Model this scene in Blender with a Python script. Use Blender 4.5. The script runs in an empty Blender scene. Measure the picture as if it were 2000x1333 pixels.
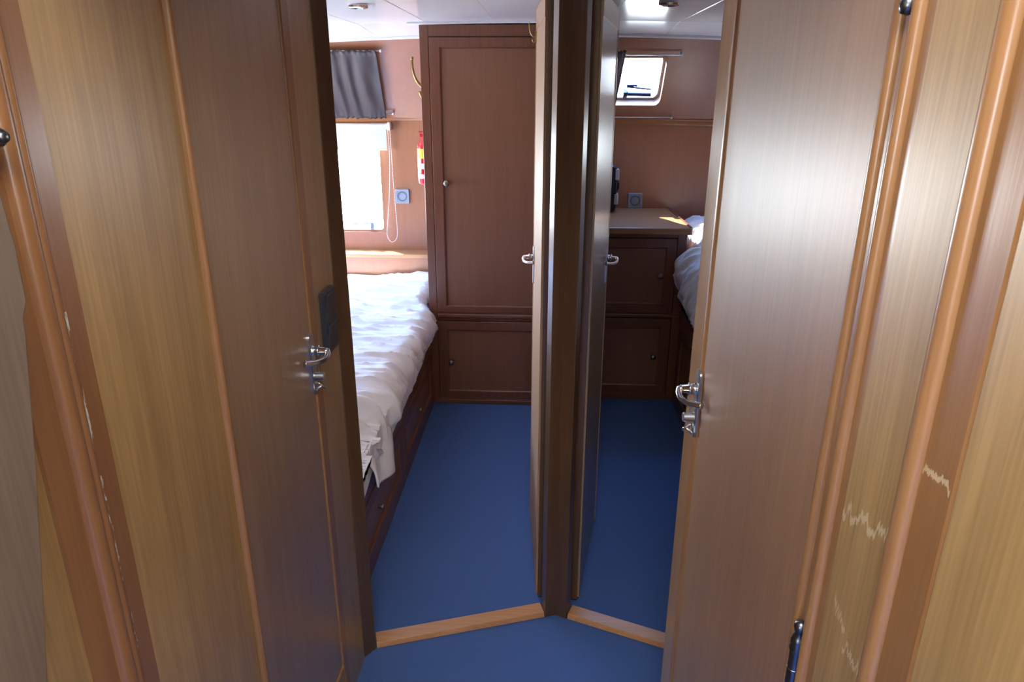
import bpy, bmesh, math, random
from mathutils import Matrix, Vector, noise
random.seed(7)
S = bpy.context.scene
COL = S.collection
PI = math.pi

# ------------------------------------------------------------------ materials
def new_mat(name):
    m = bpy.data.materials.new(name); m.use_nodes = True
    nt = m.node_tree
    return m, nt, nt.nodes['Principled BSDF'], nt.nodes.new, nt.links.new

def wood(name, light, dark, axis='z', rough=.3, coat=.25, streak=.55, spec=.5, stain=None, chips=None):
    m, nt, b, N, L = new_mat(name)
    tc = N('ShaderNodeTexCoord'); mp = N('ShaderNodeMapping')
    sc = {'x': (.035, 1, 1), 'y': (1, .035, 1), 'z': (1, 1, .035)}[axis]
    mp.inputs['Scale'].default_value = sc
    L(tc.outputs['Object'], mp.inputs['Vector'])
    n1 = N('ShaderNodeTexNoise'); n1.inputs['Scale'].default_value = 230; n1.inputs['Detail'].default_value = 3
    n2 = N('ShaderNodeTexNoise'); n2.inputs['Scale'].default_value = 34; n2.inputs['Detail'].default_value = 3
    n3 = N('ShaderNodeTexNoise'); n3.inputs['Scale'].default_value = 3.0; n3.inputs['Detail'].default_value = 2
    for n in (n1, n2): L(mp.outputs[0], n.inputs['Vector'])
    L(tc.outputs['Object'], n3.inputs['Vector'])
    a = N('ShaderNodeMath'); a.operation = 'MULTIPLY_ADD'
    L(n1.outputs['Fac'], a.inputs[0]); a.inputs[1].default_value = .5
    c = N('ShaderNodeMath'); c.operation = 'MULTIPLY_ADD'
    L(n2.outputs['Fac'], c.inputs[0]); c.inputs[1].default_value = .35
    d = N('ShaderNodeMath'); d.operation = 'MULTIPLY'
    L(n3.outputs['Fac'], d.inputs[0]); d.inputs[1].default_value = .15
    L(d.outputs[0], c.inputs[2]); L(c.outputs[0], a.inputs[2])
    r = N('ShaderNodeValToRGB')
    r.color_ramp.elements[0].position = .5 - .28 / (streak + .2) * .5
    r.color_ramp.elements[1].position = .5 + .28 / (streak + .2) * .5
    r.color_ramp.elements[0].color = (*dark, 1); r.color_ramp.elements[1].color = (*light, 1)
    L(a.outputs[0], r.inputs['Fac'])
    col = r.outputs['Color']
    if stain:
        # pale jagged wear lines: each (y0, y1, z0, slope, amplitude, width, waviness)
        sx = N('ShaderNodeSeparateXYZ'); L(tc.outputs['Object'], sx.inputs[0])
        for (y0, y1, z0, sl, amp, w, freq) in stain:
            nn = N('ShaderNodeTexNoise'); nn.noise_dimensions = '1D'
            nn.inputs['Scale'].default_value = freq; nn.inputs['Detail'].default_value = 4
            nn.inputs['Roughness'].default_value = .75
            L(sx.outputs['Y'], nn.inputs['W'])
            def M(op, x, y, z=None):
                q = N('ShaderNodeMath'); q.operation = op
                for i, v in enumerate((x, y, z)):
                    if v is None: continue
                    if isinstance(v, (int, float)): q.inputs[i].default_value = v
                    else: L(v, q.inputs[i])
                return q.outputs[0]
            t = M('SUBTRACT', sx.outputs['Y'], y0)
            zl = M('MULTIPLY_ADD', t, sl, z0)
            zz = M('MULTIPLY_ADD', M('SUBTRACT', nn.outputs['Fac'], .5), amp, zl)
            dist = M('ABSOLUTE', M('SUBTRACT', sx.outputs['Z'], zz), 0)
            k = M('LESS_THAN', dist, M('MULTIPLY', n1.outputs['Fac'], w * 2))
            k = M('MULTIPLY', k, M('GREATER_THAN', sx.outputs['Y'], y0))
            k = M('MULTIPLY', k, M('LESS_THAN', sx.outputs['Y'], y1))
            k = M('MULTIPLY', k, .75)
            mx = N('ShaderNodeMix'); mx.data_type = 'RGBA'
            L(k, mx.inputs['Factor']); L(col, mx.inputs['A'])
            mx.inputs['B'].default_value = (.55, .42, .27, 1)
            col = mx.outputs['Result']
    if chips:
        # worn pale varnish: patches inside a narrow vertical band (y0, y1, z0, z1)
        y0, y1, z0, z1 = chips
        sx = N('ShaderNodeSeparateXYZ'); L(tc.outputs['Object'], sx.inputs[0])
        def M1(op, x, y):
            q = N('ShaderNodeMath'); q.operation = op
            for i, v in enumerate((x, y)):
                if isinstance(v, (int, float)): q.inputs[i].default_value = v
                else: L(v, q.inputs[i])
            return q.outputs[0]
        nz = N('ShaderNodeTexNoise'); nz.inputs['Scale'].default_value = 38; nz.inputs['Detail'].default_value = 5; nz.inputs['Roughness'].default_value = .7
        mz = N('ShaderNodeMapping'); mz.inputs['Scale'].default_value = (1, 2.5, .45)
        L(tc.outputs['Object'], mz.inputs['Vector']); L(mz.outputs[0], nz.inputs['Vector'])
        k = M1('GREATER_THAN', nz.outputs['Fac'], .545)
        for op, ch, v in (('GREATER_THAN', 'Y', y0), ('LESS_THAN', 'Y', y1), ('GREATER_THAN', 'Z', z0), ('LESS_THAN', 'Z', z1)):
            k = M1('MULTIPLY', k, M1(op, sx.outputs[ch], v))
        k = M1('MULTIPLY', k, .8)
        mx = N('ShaderNodeMix'); mx.data_type = 'RGBA'
        L(k, mx.inputs['Factor']); L(col, mx.inputs['A']); mx.inputs['B'].default_value = (.62, .60, .56, 1)
        col = mx.outputs['Result']
    L(col, b.inputs['Base Color'])
    bp = N('ShaderNodeBump'); bp.inputs['Strength'].default_value = .06; bp.inputs['Distance'].default_value = .002
    L(n1.outputs['Fac'], bp.inputs['Height']); L(bp.outputs[0], b.inputs['Normal'])
    b.inputs['Roughness'].default_value = rough
    b.inputs['Specular IOR Level'].default_value = spec
    b.inputs['Coat Weight'].default_value = coat; b.inputs['Coat Roughness'].default_value = rough * .8
    return m

def plain(name, col, rough=.5, metal=0, nscale=None, namp=.15, bump=0, coat=0, sheen=0):
    m, nt, b, N, L = new_mat(name)
    b.inputs['Base Color'].default_value = (*col, 1)
    b.inputs['Roughness'].default_value = rough; b.inputs['Metallic'].default_value = metal
    b.inputs['Coat Weight'].default_value = coat; b.inputs['Sheen Weight'].default_value = sheen
    tc = N('ShaderNodeTexCoord'); n = N('ShaderNodeTexNoise')
    n.inputs['Scale'].default_value = nscale or 60; n.inputs['Detail'].default_value = 4
    L(tc.outputs['Object'], n.inputs['Vector'])
    r = N('ShaderNodeValToRGB')
    r.color_ramp.elements[0].position = .3; r.color_ramp.elements[1].position = .7
    lo = [max(0, c * (1 - namp)) for c in col]; hi = [min(1, c * (1 + namp)) for c in col]
    r.color_ramp.elements[0].color = (*lo, 1); r.color_ramp.elements[1].color = (*hi, 1)
    L(n.outputs['Fac'], r.inputs['Fac']); L(r.outputs['Color'], b.inputs['Base Color'])
    if bump:
        bp = N('ShaderNodeBump'); bp.inputs['Strength'].default_value = bump; bp.inputs['Distance'].default_value = .002
        L(n.outputs['Fac'], bp.inputs['Height']); L(bp.outputs[0], b.inputs['Normal'])
    return m

GL, GD = (.39, .232, .086), (.25, .138, .046)       # golden varnished veneer of the corridor
DL, DD = (.215, .078, .040), (.128, .044, .022)     # reddish mahogany of doors and cabinets
BL, BD = (.43, .190, .100), (.33, .138, .070)       # orange veneer of the hull panels
M = {}
M['gold'] = wood('golden_veneer', GL, GD, rough=.42, coat=.8, streak=.8)
M['gold_stain'] = wood('golden_veneer_worn', GL, GD, rough=.42, streak=.8, stain=[
    (.5255, .617, 1.192, -.35, .05, .004, 60), (.5255, .60, 1.03, .5, .09, .003, 40)])
M['side_stain'] = wood('brown_wood_worn', (.29, .135, .050), (.18, .078, .027), streak=.35, stain=[
    (.464, .512, 1.275, 0, .03, .0025, 45)])
M['door'] = wood('door_veneer', (.33, .175, .085), (.23, .113, .052), rough=.43, coat=.27)
M['mah'] = wood('mahogany', DL, DD, rough=.32)
M['mahx'] = wood('mahogany_cross', DL, DD, 'x', rough=.32)
M['mahy'] = wood('mahogany_along', DL, DD, 'y', rough=.32)
M['cabin_door'] = wood('cabin_door_lit_veneer', (.42, .25, .135), (.34, .19, .098), rough=.48, coat=0, streak=.3, spec=.32)  # paler copy of the cabin door veneer; window sheen put into the colour
M['cabin_door_dim_gloss'] = wood('cabin_door_dim_gloss_veneer', (.30, .20, .125), (.24, .155, .09), rough=.27, coat=.35, streak=.3)  # darker, greyer copy of that veneer; the dimmer side put into the colour
M['door_l'] = wood('door_veneer_satin', (.305, .180, .088), (.205, .114, .053), rough=.40, coat=.9, streak=.8)
M['post'] = wood('shaded_post_wood', (.135, .068, .032), (.080, .038, .018))  # shade on the post and jamb put into a darker wood colour
M['bead'] = wood('bead_wood', (.33, .165, .070), (.22, .100, .040), rough=.30)
M['lip'] = wood('pale_lipping', (.52, .30, .14), (.42, .22, .10))
M['jamb'] = wood('jamb_wood', (.40, .215, .095), (.30, .15, .06))
M['back'] = wood('orange_veneer_back', BL, BD, streak=.25, rough=.36)
M['rail'] = wood('rail_wood', (.46, .20, .080), (.33, .13, .048), 'x')
M['shelf'] = wood('shelf_wood', (.52, .27, .12), (.40, .19, .08), 'x')
M['deskw'] = wood('desk_wood', (.46, .22, .095), (.32, .14, .055), 'x', rough=.42, coat=.1)
M['thr'] = wood('oak_threshold', (.66, .34, .15), (.48, .22, .09), 'x', rough=.35)
M['grey_board'] = wood('weathered_board', (.165, .115, .080), (.105, .070, .048), rough=.5, coat=0)
M['ceil'] = plain('ceiling_panel', (.86, .85, .88), .16, nscale=4, namp=.02)
M['white'] = plain('white_trim', (.82, .82, .82), .35, namp=.03)
M['duvet'] = plain('white_cotton', (.88, .87, .90), .9, nscale=9, namp=.03, bump=.12)
M['mattress'] = plain('mattress_cotton', (.74, .75, .78), .9, namp=.03)
M['curtain'] = plain('grey_curtain_satin', (.040, .025, .025), .5, nscale=300, namp=.2, bump=.1)
M['chrome'] = plain('polished_chrome', (.75, .76, .78), .12, 1, namp=.02)
M['steel'] = plain('brushed_steel', (.50, .51, .53), .3, 1, nscale=200, namp=.08)
M['rodm'] = plain('pale_rod_metal', (.66, .67, .70), .3, .4, namp=.04)
M['brass'] = plain('aged_brass', (.32, .22, .09), .33, 1, nscale=80, namp=.2)
M['knob'] = plain('pewter_knob', (.28, .25, .21), .4, 1, nscale=80, namp=.2)
M['hinge'] = plain('dark_hinge_steel', (.17, .18, .21), .28, 1, namp=.1)
M['switch'] = plain('slate_plastic', (.035, .040, .055), .32, namp=.06)
M['socket'] = plain('silver_grey_plastic', (.30, .345, .42), .38, namp=.05)
M['socket_in'] = plain('socket_inner', (.14, .165, .21), .4, namp=.05)
M['dark'] = plain('black_rubber', (.012, .013, .016), .5, namp=.1)
M['navy'] = plain('navy_plastic', (.012, .018, .040), .3, namp=.1)
M['clip'] = plain('light_grey_clip', (.50, .55, .63), .4, namp=.04)
M['alu'] = plain('window_alu', (.24, .25, .28), .35, .6, namp=.05)
M['red'] = plain('extinguisher_red', (.62, .02, .03), .25, namp=.05, coat=.4)
M['label'] = plain('white_label', (.82, .80, .80), .5, namp=.03)
M['yellow'] = plain('yellow_label', (.80, .62, .04), .5, namp=.03)
M['wframe'] = wood('window_reveal_wood', (.40, .19, .10), (.28, .12, .06))

def carpet():
    m, nt, b, N, L = new_mat('blue_carpet')
    tc = N('ShaderNodeTexCoord')
    n = N('ShaderNodeTexNoise'); n.inputs['Scale'].default_value = 420; n.inputs['Detail'].default_value = 2
    w1 = N('ShaderNodeTexWave'); w1.inputs['Scale'].default_value = 95; w1.inputs['Distortion'].default_value = .6
    w2 = N('ShaderNodeTexWave'); w2.bands_direction = 'Y'; w2.inputs['Scale'].default_value = 95; w2.inputs['Distortion'].default_value = .6
    for q in (n, w1, w2): L(tc.outputs['Object'], q.inputs['Vector'])
    a = N('ShaderNodeMath'); a.operation = 'MULTIPLY'; L(w1.outputs['Fac'], a.inputs[0]); L(w2.outputs['Fac'], a.inputs[1])
    c = N('ShaderNodeMath'); c.operation = 'MULTIPLY_ADD'; L(a.outputs[0], c.inputs[0]); c.inputs[1].default_value = .35
    L(n.outputs['Fac'], c.inputs[2])
    r = N('ShaderNodeValToRGB'); r.color_ramp.elements[0].position = .3; r.color_ramp.elements[1].position = 1.0
    r.color_ramp.elements[0].color = (.050, .105, .280, 1); r.color_ramp.elements[1].color = (.092, .168, .410, 1)
    L(c.outputs[0], r.inputs['Fac']); L(r.outputs['Color'], b.inputs['Base Color'])
    b.inputs['Roughness'].default_value = .85; b.inputs['Specular IOR Level'].default_value = .25
    bp = N('ShaderNodeBump'); bp.inputs['Strength'].default_value = .3; bp.inputs['Distance'].default_value = .002
    L(c.outputs[0], bp.inputs['Height']); L(bp.outputs[0], b.inputs['Normal'])
    return m
M['carpet'] = carpet()

def glass():
    m, nt, b, N, L = new_mat('window_glass')
    nt.nodes.remove(b)
    t = N('ShaderNodeBsdfTransparent'); t.inputs['Color'].default_value = (.95, .97, .97, 1)
    g = N('ShaderNodeBsdfGlossy'); g.inputs['Roughness'].default_value = .02
    mx = N('ShaderNodeMixShader'); mx.inputs[0].default_value = .05
    L(t.outputs[0], mx.inputs[1]); L(g.outputs[0], mx.inputs[2])
    L(mx.outputs[0], nt.nodes['Material Output'].inputs['Surface'])
    return m
M['glass'] = glass()
def blind_fabric():
    m, nt, b, N, L = new_mat('blind_fabric')
    b.inputs['Base Color'].default_value = (.60, .63, .65, 1); b.inputs['Roughness'].default_value = .8
    t = N('ShaderNodeBsdfTranslucent'); t.inputs['Color'].default_value = (.8, .82, .84, 1)
    mx = N('ShaderNodeMixShader'); mx.inputs[0].default_value = .04
    L(b.outputs[0], mx.inputs[1]); L(t.outputs[0], mx.inputs[2])
    L(mx.outputs[0], nt.nodes['Material Output'].inputs['Surface'])
    return m
M['blind'] = blind_fabric()

# ------------------------------------------------------------------ object helpers
WM = {}     # world matrix of every root
def thing(name, label, cat, loc=(0, 0, 0), rotz=0, group=None, kind=None):
    o = bpy.data.objects.new(name, None); COL.objects.link(o)
    o.location = loc; o.rotation_euler = (0, 0, rotz); o.empty_display_size = .05
    WM[o] = Matrix.Translation(loc) @ Matrix.Rotation(rotz, 4, 'Z')
    o['label'] = label
    if cat: o['category'] = cat
    if group: o['group'] = group
    if kind: o['kind'] = kind
    return o

def mk(name, bm, mat, parent=None, smooth=False, local=False, label=None, bevel=0, subsurf=0, solid=0, ang=35, auto=0):
    if parent is not None and not local:
        bm.transform(WM[parent].inverted())
    bmesh.ops.recalc_face_normals(bm, faces=bm.faces)
    me = bpy.data.meshes.new(name); bm.to_mesh(me); bm.free()
    me.materials.append(M[mat] if isinstance(mat, str) else mat)
    o = bpy.data.objects.new(name, me); COL.objects.link(o)
    if parent is not None:
        o.parent = parent; WM[o] = WM[parent]
    else:
        WM[o] = Matrix.Identity(4)
    if smooth:
        for p in me.polygons: p.use_smooth = True
    if auto:
        for p in me.polygons: p.use_smooth = True
        me.set_sharp_from_angle(angle=math.radians(auto))
    if solid:
        s = o.modifiers.new('thickness', 'SOLIDIFY'); s.thickness = solid; s.offset = 0
    if bevel:
        b = o.modifiers.new('bevel', 'BEVEL'); b.width = bevel; b.segments = 2; b.limit_method = 'ANGLE'
        b.angle_limit = math.radians(ang); b.harden_normals = False
    if subsurf:
        s = o.modifiers.new('sub', 'SUBSURF'); s.levels = subsurf; s.render_levels = subsurf
    if label: o['label'] = label
    return o

def tag(o, label, cat=None, group=None, kind=None):
    o['label'] = label
    if cat: o['category'] = cat
    if group: o['group'] = group
    if kind: o['kind'] = kind
    return o
def struct(name, bm, mat, label, **k):
    return tag(mk(name, bm, mat, **k), label, name.split('_')[0], kind='structure')

def BM(): return bmesh.new()
def box(bm, x0, x1, y0, y1, z0, z1, Mx=None):
    vs = [bm.verts.new((x, y, z)) for x in (x0, x1) for y in (y0, y1) for z in (z0, z1)]
    if Mx is not None:
        for v in vs: v.co = Mx @ v.co
    for f in ((0, 1, 3, 2), (4, 6, 7, 5), (0, 4, 5, 1), (2, 3, 7, 6), (0, 2, 6, 4), (1, 5, 7, 3)):
        bm.faces.new([vs[i] for i in f])
    return bm
def bx(*a): return box(BM(), *a)
def prism(bm, poly, z0, z1):
    a = [bm.verts.new((x, y, z0)) for x, y in poly]; b = [bm.verts.new((x, y, z1)) for x, y in poly]
    n = len(poly)
    bm.faces.new(a[::-1]); bm.faces.new(b)
    for i in range(n): bm.faces.new((a[i], a[(i + 1) % n], b[(i + 1) % n], b[i]))
    return bm
def loft(bm, rings, closed=True, caps=True):
    R = [[bm.verts.new(p) for p in r] for r in rings]
    n = len(R[0])
    for a, b in zip(R, R[1:]):
        for i in range(n if closed else n - 1):
            bm.faces.new((a[i], a[(i + 1) % n], b[(i + 1) % n], b[i]))
    if caps and closed:
        bm.faces.new(R[0][::-1]); bm.faces.new(R[-1])
    return bm
def tube(bm, pts, r, n=12, caps=True, Mx=None):
    pts = [Vector(p) for p in pts]
    rr = r if isinstance(r, (list, tuple)) else [r] * len(pts)
    rings = []; up = None
    for i, p in enumerate(pts):
        t = (pts[min(i + 1, len(pts) - 1)] - pts[max(i - 1, 0)]).normalized()
        if up is None:
            up = Vector((0, 0, 1)) if abs(t.z) < .9 else Vector((1, 0, 0))
        u = (up - t * up.dot(t)).normalized(); v = t.cross(u); up = u
        rings.append([p + (u * math.cos(2 * PI * k / n) + v * math.sin(2 * PI * k / n)) * rr[i] for k in range(n)])
    if Mx is not None: rings = [[Mx @ q for q in r_] for r_ in rings]
    return loft(bm, rings, True, caps)
def lathe(bm, prof, origin, axis='z', n=24):
    # prof: list of (radius, distance along axis)
    rings = []
    for r, h in prof:
        ring = []
        for k in range(n):
            a = 2 * PI * k / n; c, s = r * math.cos(a), r * math.sin(a)
            p = {'z': (c, s, h), 'x': (h, c, s), 'y': (c, h, s)}[axis]
            ring.append(Vector(origin) + Vector(p))
        rings.append(ring)
    return loft(bm, rings)
def smoothpts(pts, n=8):
    P = [Vector(p) for p in pts]; out = []
    for i in range(len(P) - 1):
        p0 = P[max(i - 1, 0)]; p1 = P[i]; p2 = P[i + 1]; p3 = P[min(i + 2, len(P) - 1)]
        for k in range(n):
            t = k / n
            out.append(.5 * ((2 * p1) + (p2 - p0) * t + (2 * p0 - 5 * p1 + 4 * p2 - p3) * t * t + (3 * p1 - p0 - 3 * p2 + p3) * t ** 3))
    out.append(P[-1]); return out
def rrect(x0, x1, y0, y1, r, n=6):
    out = []
    for cx, cy, a0 in ((x1 - r, y1 - r, 0), (x0 + r, y1 - r, 90), (x0 + r, y0 + r, 180), (x1 - r, y0 + r, 270)):
        for k in range(n + 1):
            a = math.radians(a0 + 90 * k / n); out.append((cx + r * math.cos(a), cy + r * math.sin(a)))
    return out
def plate_hole(bm, outer, inner, f, d0, d1, front=True):
    """slab with a hole; outer/inner are 2-D loops, f(u, v, d) gives the 3-D point at depth d"""
    O = [[bm.verts.new(f(u, v, d)) for u, v in outer] for d in (d0, d1)]
    I = [[bm.verts.new(f(u, v, d)) for u, v in inner] for d in (d0, d1)]
    for k in (0, 1):
        es = []
        for lp in (O[k], I[k]):
            for i in range(len(lp)): es.append(bm.edges.new((lp[i], lp[(i + 1) % len(lp)])))
        bmesh.ops.triangle_fill(bm, use_beauty=True, use_dissolve=False, edges=es)
    for lp in (O, I):
        n = len(lp[0])
        for i in range(n): bm.faces.new((lp[0][i], lp[0][(i + 1) % n], lp[1][(i + 1) % n], lp[1][i]))
    return bm
def halfround(bm, side, X, Y, r, z0, z1, n=10, stretch=1.0):
    """vertical half-round moulding on a wall plane x = X; side = +1 bulges to +x"""
    poly = [(X + side * r * stretch * math.sin(PI * k / n), Y - r * math.cos(PI * k / n)) for k in range(n + 1)]
    return prism(bm, poly, z0, z1)
def vmould(bm, side, X, prof, z0, z1):
    """vertical moulding: prof = [(y, height off the wall)], closed on the wall"""
    poly = [(X + side * h, y) for y, h in prof]
    poly += [(X - side * .004, prof[-1][0]), (X - side * .004, prof[0][0])]
    return prism(bm, poly, z0, z1)

# ------------------------------------------------------------------ camera
RT = [[0.998807924900128, 0.01911559656758702, -0.04491462038763651],
      [0.04872681026917306, -0.33572712474314711, 0.9406981426965355],
      [0.002902949825995597, -0.9417653060500716, -0.33625835484448996]]
cam = bpy.data.cameras.new('camera'); co = bpy.data.objects.new('camera', cam); COL.objects.link(co)
mw = Matrix.Identity(4)
for i in range(3):
    mw[i][0] = RT[i][0]; mw[i][1] = -RT[i][1]; mw[i][2] = -RT[i][2]
mw[0][3], mw[1][3], mw[2][3] = 0, 0, 1.55
co.matrix_world = mw
cam.sensor_width = 36; cam.lens = 1390 / 2000 * 36; cam.clip_start = .02
S.camera = co

# ------------------------------------------------------------------ setting
XL, XR = -.498, .30
YB, ZJ = 4.05, 1.376            # foot of the back wall, height where the upper part starts to lean in
KT = .735                       # lean of the upper wall (y per z)
def cz(x, y):                   # ceiling height: deck camber and fall towards the back
    return 1.822 - .020 * x * x - max(0, y - 3.36) * .070 + max(0, -y) * .25
struct('floor', bx(-2.1, 2.1, -2.6, 4.2, -.06, 0), 'carpet', 'blue woven carpet on the corridor and cabin floors')

# ceiling of lining panels with fine seams
bm = BM()
xs = [-2.1, -1.75, -1.45, -1.14, -.84, -.54, -.242, .05, .245, .555, .86, 1.17, 1.48, 1.8, 2.1]
ys = [.55, 1.0, 1.8, 2.6, 3.36, 3.6, 3.80]
g = .0025
for a, b in zip(xs, xs[1:]):
    sub = [a + g, (a + b) / 2, b - g]
    rows = [[bm.verts.new((x, y, cz(x, y))) for x in sub] for y in ys]
    for r0, r1 in zip(rows, rows[1:]):
        for i in range(2): bm.faces.new((r0[i], r0[i + 1], r1[i + 1], r1[i]))
    for e, x in ((0, a), (2, b)):
        gr = [bm.verts.new((x, y, cz(x, y) + .004)) for y in ys]
        for i in range(len(ys) - 1):
            bm.faces.new((rows[i][e], gr[i], gr[i + 1], rows[i + 1][e]))
top = [bm.verts.new(p) for p in ((-2.1, .55, 1.95), (2.1, .55, 1.95), (2.1, 3.66, 1.95), (-2.1, 3.66, 1.95))]
bm.faces.new(top)
struct('ceiling', bm, 'ceil', 'white glossy ceiling of long panels with fine seams')

# back wall: upright lower part, upper part leaning in
def low(u, v, d): return Vector((u, YB + d, v))
nrm = Vector((0, 1, KT)).normalized()       # outward normal of the leaning part
def lean(u, v, d):                          # v is the height z
    p = Vector((u, YB - KT * (v - ZJ), v)); return p + nrm * d
def railz(x): return 1.413 + .064 * (x + .60) if x < -.3 else 1.383 - .019 * (x - .35)
bm = BM()
WX0, WX1, WZ0, WZ1 = -1.62, -.918, .757, 1.335
plate_hole(bm, [(-2.1, 0), (.06, 0), (.06, ZJ), (-2.1, ZJ)], [(WX0, WZ0), (WX1, WZ0), (WX1, WZ1), (WX0, WZ1)], low, 0, .06)
wl = struct('wall_back', bm, 'back', 'orange wood veneer wall behind the bed in the left cabin')
bm = BM(); plate_hole(bm, [(.06, 0), (2.1, 0), (2.1, ZJ), (.06, ZJ)], [(1.12, 1.12), (1.80, 1.12), (1.80, 1.33), (1.12, 1.33)], low, 0, .06)  # opening for the unseen window added over the berth
struct('wall_back_right', bm, 'back', 'lower wood veneer wall behind the desk in the right cabin')
bm = BM()
hole = rrect(.20, .585, 1.462, 1.690, .035)
plate_hole(bm, [(.06, ZJ), (2.1, ZJ), (2.1, 1.83), (.06, 1.83)], hole, lean, 0, .05)
struct('wall_upper_right', bm, 'back', 'leaning upper wood wall round the small window in the right cabin')
bm = BM()
for d in (0,):
    vs = [bm.verts.new(lean(u, v, dd)) for dd in (0, .05) for u, v in ((-2.1, ZJ), (.06, ZJ), (.06, 1.83), (-2.1, 1.83))]
    for f in ((0, 1, 2, 3), (7, 6, 5, 4), (0, 4, 5, 1), (1, 5, 6, 2), (2, 6, 7, 3), (3, 7, 4, 0)): bm.faces.new([vs[i] for i in f])
struct('wall_upper_left', bm, 'back', 'leaning upper wood wall behind the grey curtain in the left cabin')

# rails along the knuckle, with a thin groove
def railbm(x0, x1):
    bm = BM(); rings = []
    for i in range(9):
        x = x0 + (x1 - x0) * i / 8; z = railz(x)
        rings.append([(x, YB + .004, z - .020), (x, YB - .009, z - .019), (x, YB - .011, z - .010), (x, YB - .012, z + .006),
                      (x, YB - .016, z + .012), (x, YB - .010 , z + .019), (x, YB + .004, z + .019)])
    return loft(bm, rings)
struct('trim_1', railbm(-2.05, -.56), 'rail', 'wood rail along the left cabin wall under the curtain')
struct('trim_2', railbm(.06, 2.05), 'rail', 'wood rail along the right cabin wall under the small window')
# white strips where wall meets ceiling
def ceilstrip(x0, x1, yfun, h, t):
    bm = BM(); rings = []
    for i in range(9):
        x = x0 + (x1 - x0) * i / 8; y = yfun(x); z = cz(x, y)
        rings.append([(x, y, z + .002), (x, y - t, z + .002), (x, y - t, z - h * .6), (x, y - t * .5, z - h), (x, y, z - h)])
    return loft(bm, rings)
def ytop(x):
    y = 3.75
    for _ in range(20): y = YB - KT * (cz(x, y) - ZJ)
    return y
struct('trim_3', ceilstrip(-2.05, -.56, lambda x: ytop(x) + .006, .014, .018), 'white', 'white strip between ceiling and wall in the left cabin')
struct('trim_4', ceilstrip(.06, 2.05, lambda x: ytop(x) + .006, .014, .018), 'white', 'white strip between ceiling and wall in the right cabin')
struct('trim_5', ceilstrip(-.62, .03, lambda x: 3.36, .011, .014), 'white', 'white strip between ceiling and tall wardrobe')

# hull sides and bulkheads of the cabins (mostly out of view)
bm = BM(); plate_hole(bm, [(1.6, 0), (4.2, 0), (4.2, 1.9), (1.6, 1.9)], [(2.6, .90), (3.7, .90), (3.7, 1.30), (2.6, 1.30)], lambda u, v, d: Vector((-2.02 - d, u, v)), 0, .08)  # opening is an unseen window added to light the left cabin
struct('wall_port', bm, 'back', 'hull side wall of the left cabin')
bm = bx(2.02, 2.1, 1.6, 4.2, 0, 1.9)
struct('wall_starboard', bm, 'back', 'hull side wall of the right cabin')
struct('wall_partition', prism(BM(), [(.030, 1.86), (.074, 1.86), (.086, 4.05), (.036, 4.05)], 0, 1.85), 'mah', 'wood partition between the two cabins')

# corridor walls
struct('wall_left', bx(-.60, XL, -.35, 1.60, 0, 1.86), 'gold', 'golden wood veneer wall on the left of the corridor')
struct('wall_front_left', prism(BM(), [(-2.1, 1.62), (-.52, 1.62), (-.52, 1.68), (-2.1, 1.68)], 0, 1.86), 'mah', 'bulkhead in front of the left cabin')
bm = BM(); box(bm, XR, .55, -.35, 1.343, 0, 1.86)
wr = struct('wall_right', bm, 'gold', 'golden wood veneer wall on the right of the corridor')
bm = BM(); box(bm, .50, .55, 1.343, 1.66, 0, 1.86); box(bm, .55, 2.1, 1.60, 1.66, 0, 1.86)
struct('wall_front_right', bm, 'mah', 'bulkhead in front of the right cabin')

# left casing, seen very close
def arc(c, r, h, base, n=9):    # half-round profile points
    return [(c - r * math.cos(PI * k / n), base + h * math.sin(PI * k / n)) for k in range(n + 1)]
bm = vmould(BM(), 1, XL, [(.600, 0), (.600, .005), (.602, .006), (.632, .006)] + arc(.645, .0115, .011, .006) + arc(.6640, .0065, .008, .004) + [(.673, .004), (.706, .0035), (.706, 0)], 0, 1.86)
m_case = wood('casing_wood', (.25, .112, .046), (.165, .070, .028), streak=.3, rough=.30, chips=(.6715, .680, .78, 1.33))
M['case'] = m_case
struct('trim_6', bm, 'case', 'worn brown moulded casing strip on the left corridor wall', auto=50)
# right pilaster with its rounded edge
bm = vmould(BM(), -1, XR, [(.5245, 0), (.5245, .004), (.616, .004), (.618, .003), (.618, 0)], 0, 1.86)
struct('trim_7', bm, 'gold_stain', 'golden pilaster with a pale jagged water stain right of the door', bevel=.001, ang=60)
bm = vmould(BM(), -1, XR, [(.5025, 0)] + arc(.5130, .0105, .0095, .0035, 12) + [(.5240, 0)], 0, 1.86)
struct('trim_8', bm, 'bead', 'rounded moulding running up the near edge of the pilaster', auto=60)
bm = vmould(BM(), -1, XR, [(.4595, 0), (.4595, .002), (.462, .004), (.5015, .0045), (.5015, 0)], 0, 1.86)
struct('trim_9', bm, 'side_stain', 'brown wood strip with a pale stain beside the rounded moulding')
bm = vmould(BM(), -1, XR, [(-.3, 0), (-.3, .006), (.453, .006), (.457, .004), (.4575, 0)], 0, 1.86)
struct('wall_panel_right', bm, 'gold', 'golden wood panel nearest the camera on the right')
# jamb between right door and pilaster: rounded rib and groove
bm = vmould(BM(), -1, XR, [(.6195, 0), (.6195, .002), (.634, .002), (.6345, 0), (.6355, 0)] + arc(.6430, .0070, .008, .002, 10) + [(.651, .0025), (.6685, .0025), (.6685, 0)], 0, 1.86)
struct('trim_10', bm, 'bead', 'hinge jamb with a rounded rib between right door and pilaster', auto=50)

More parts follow.
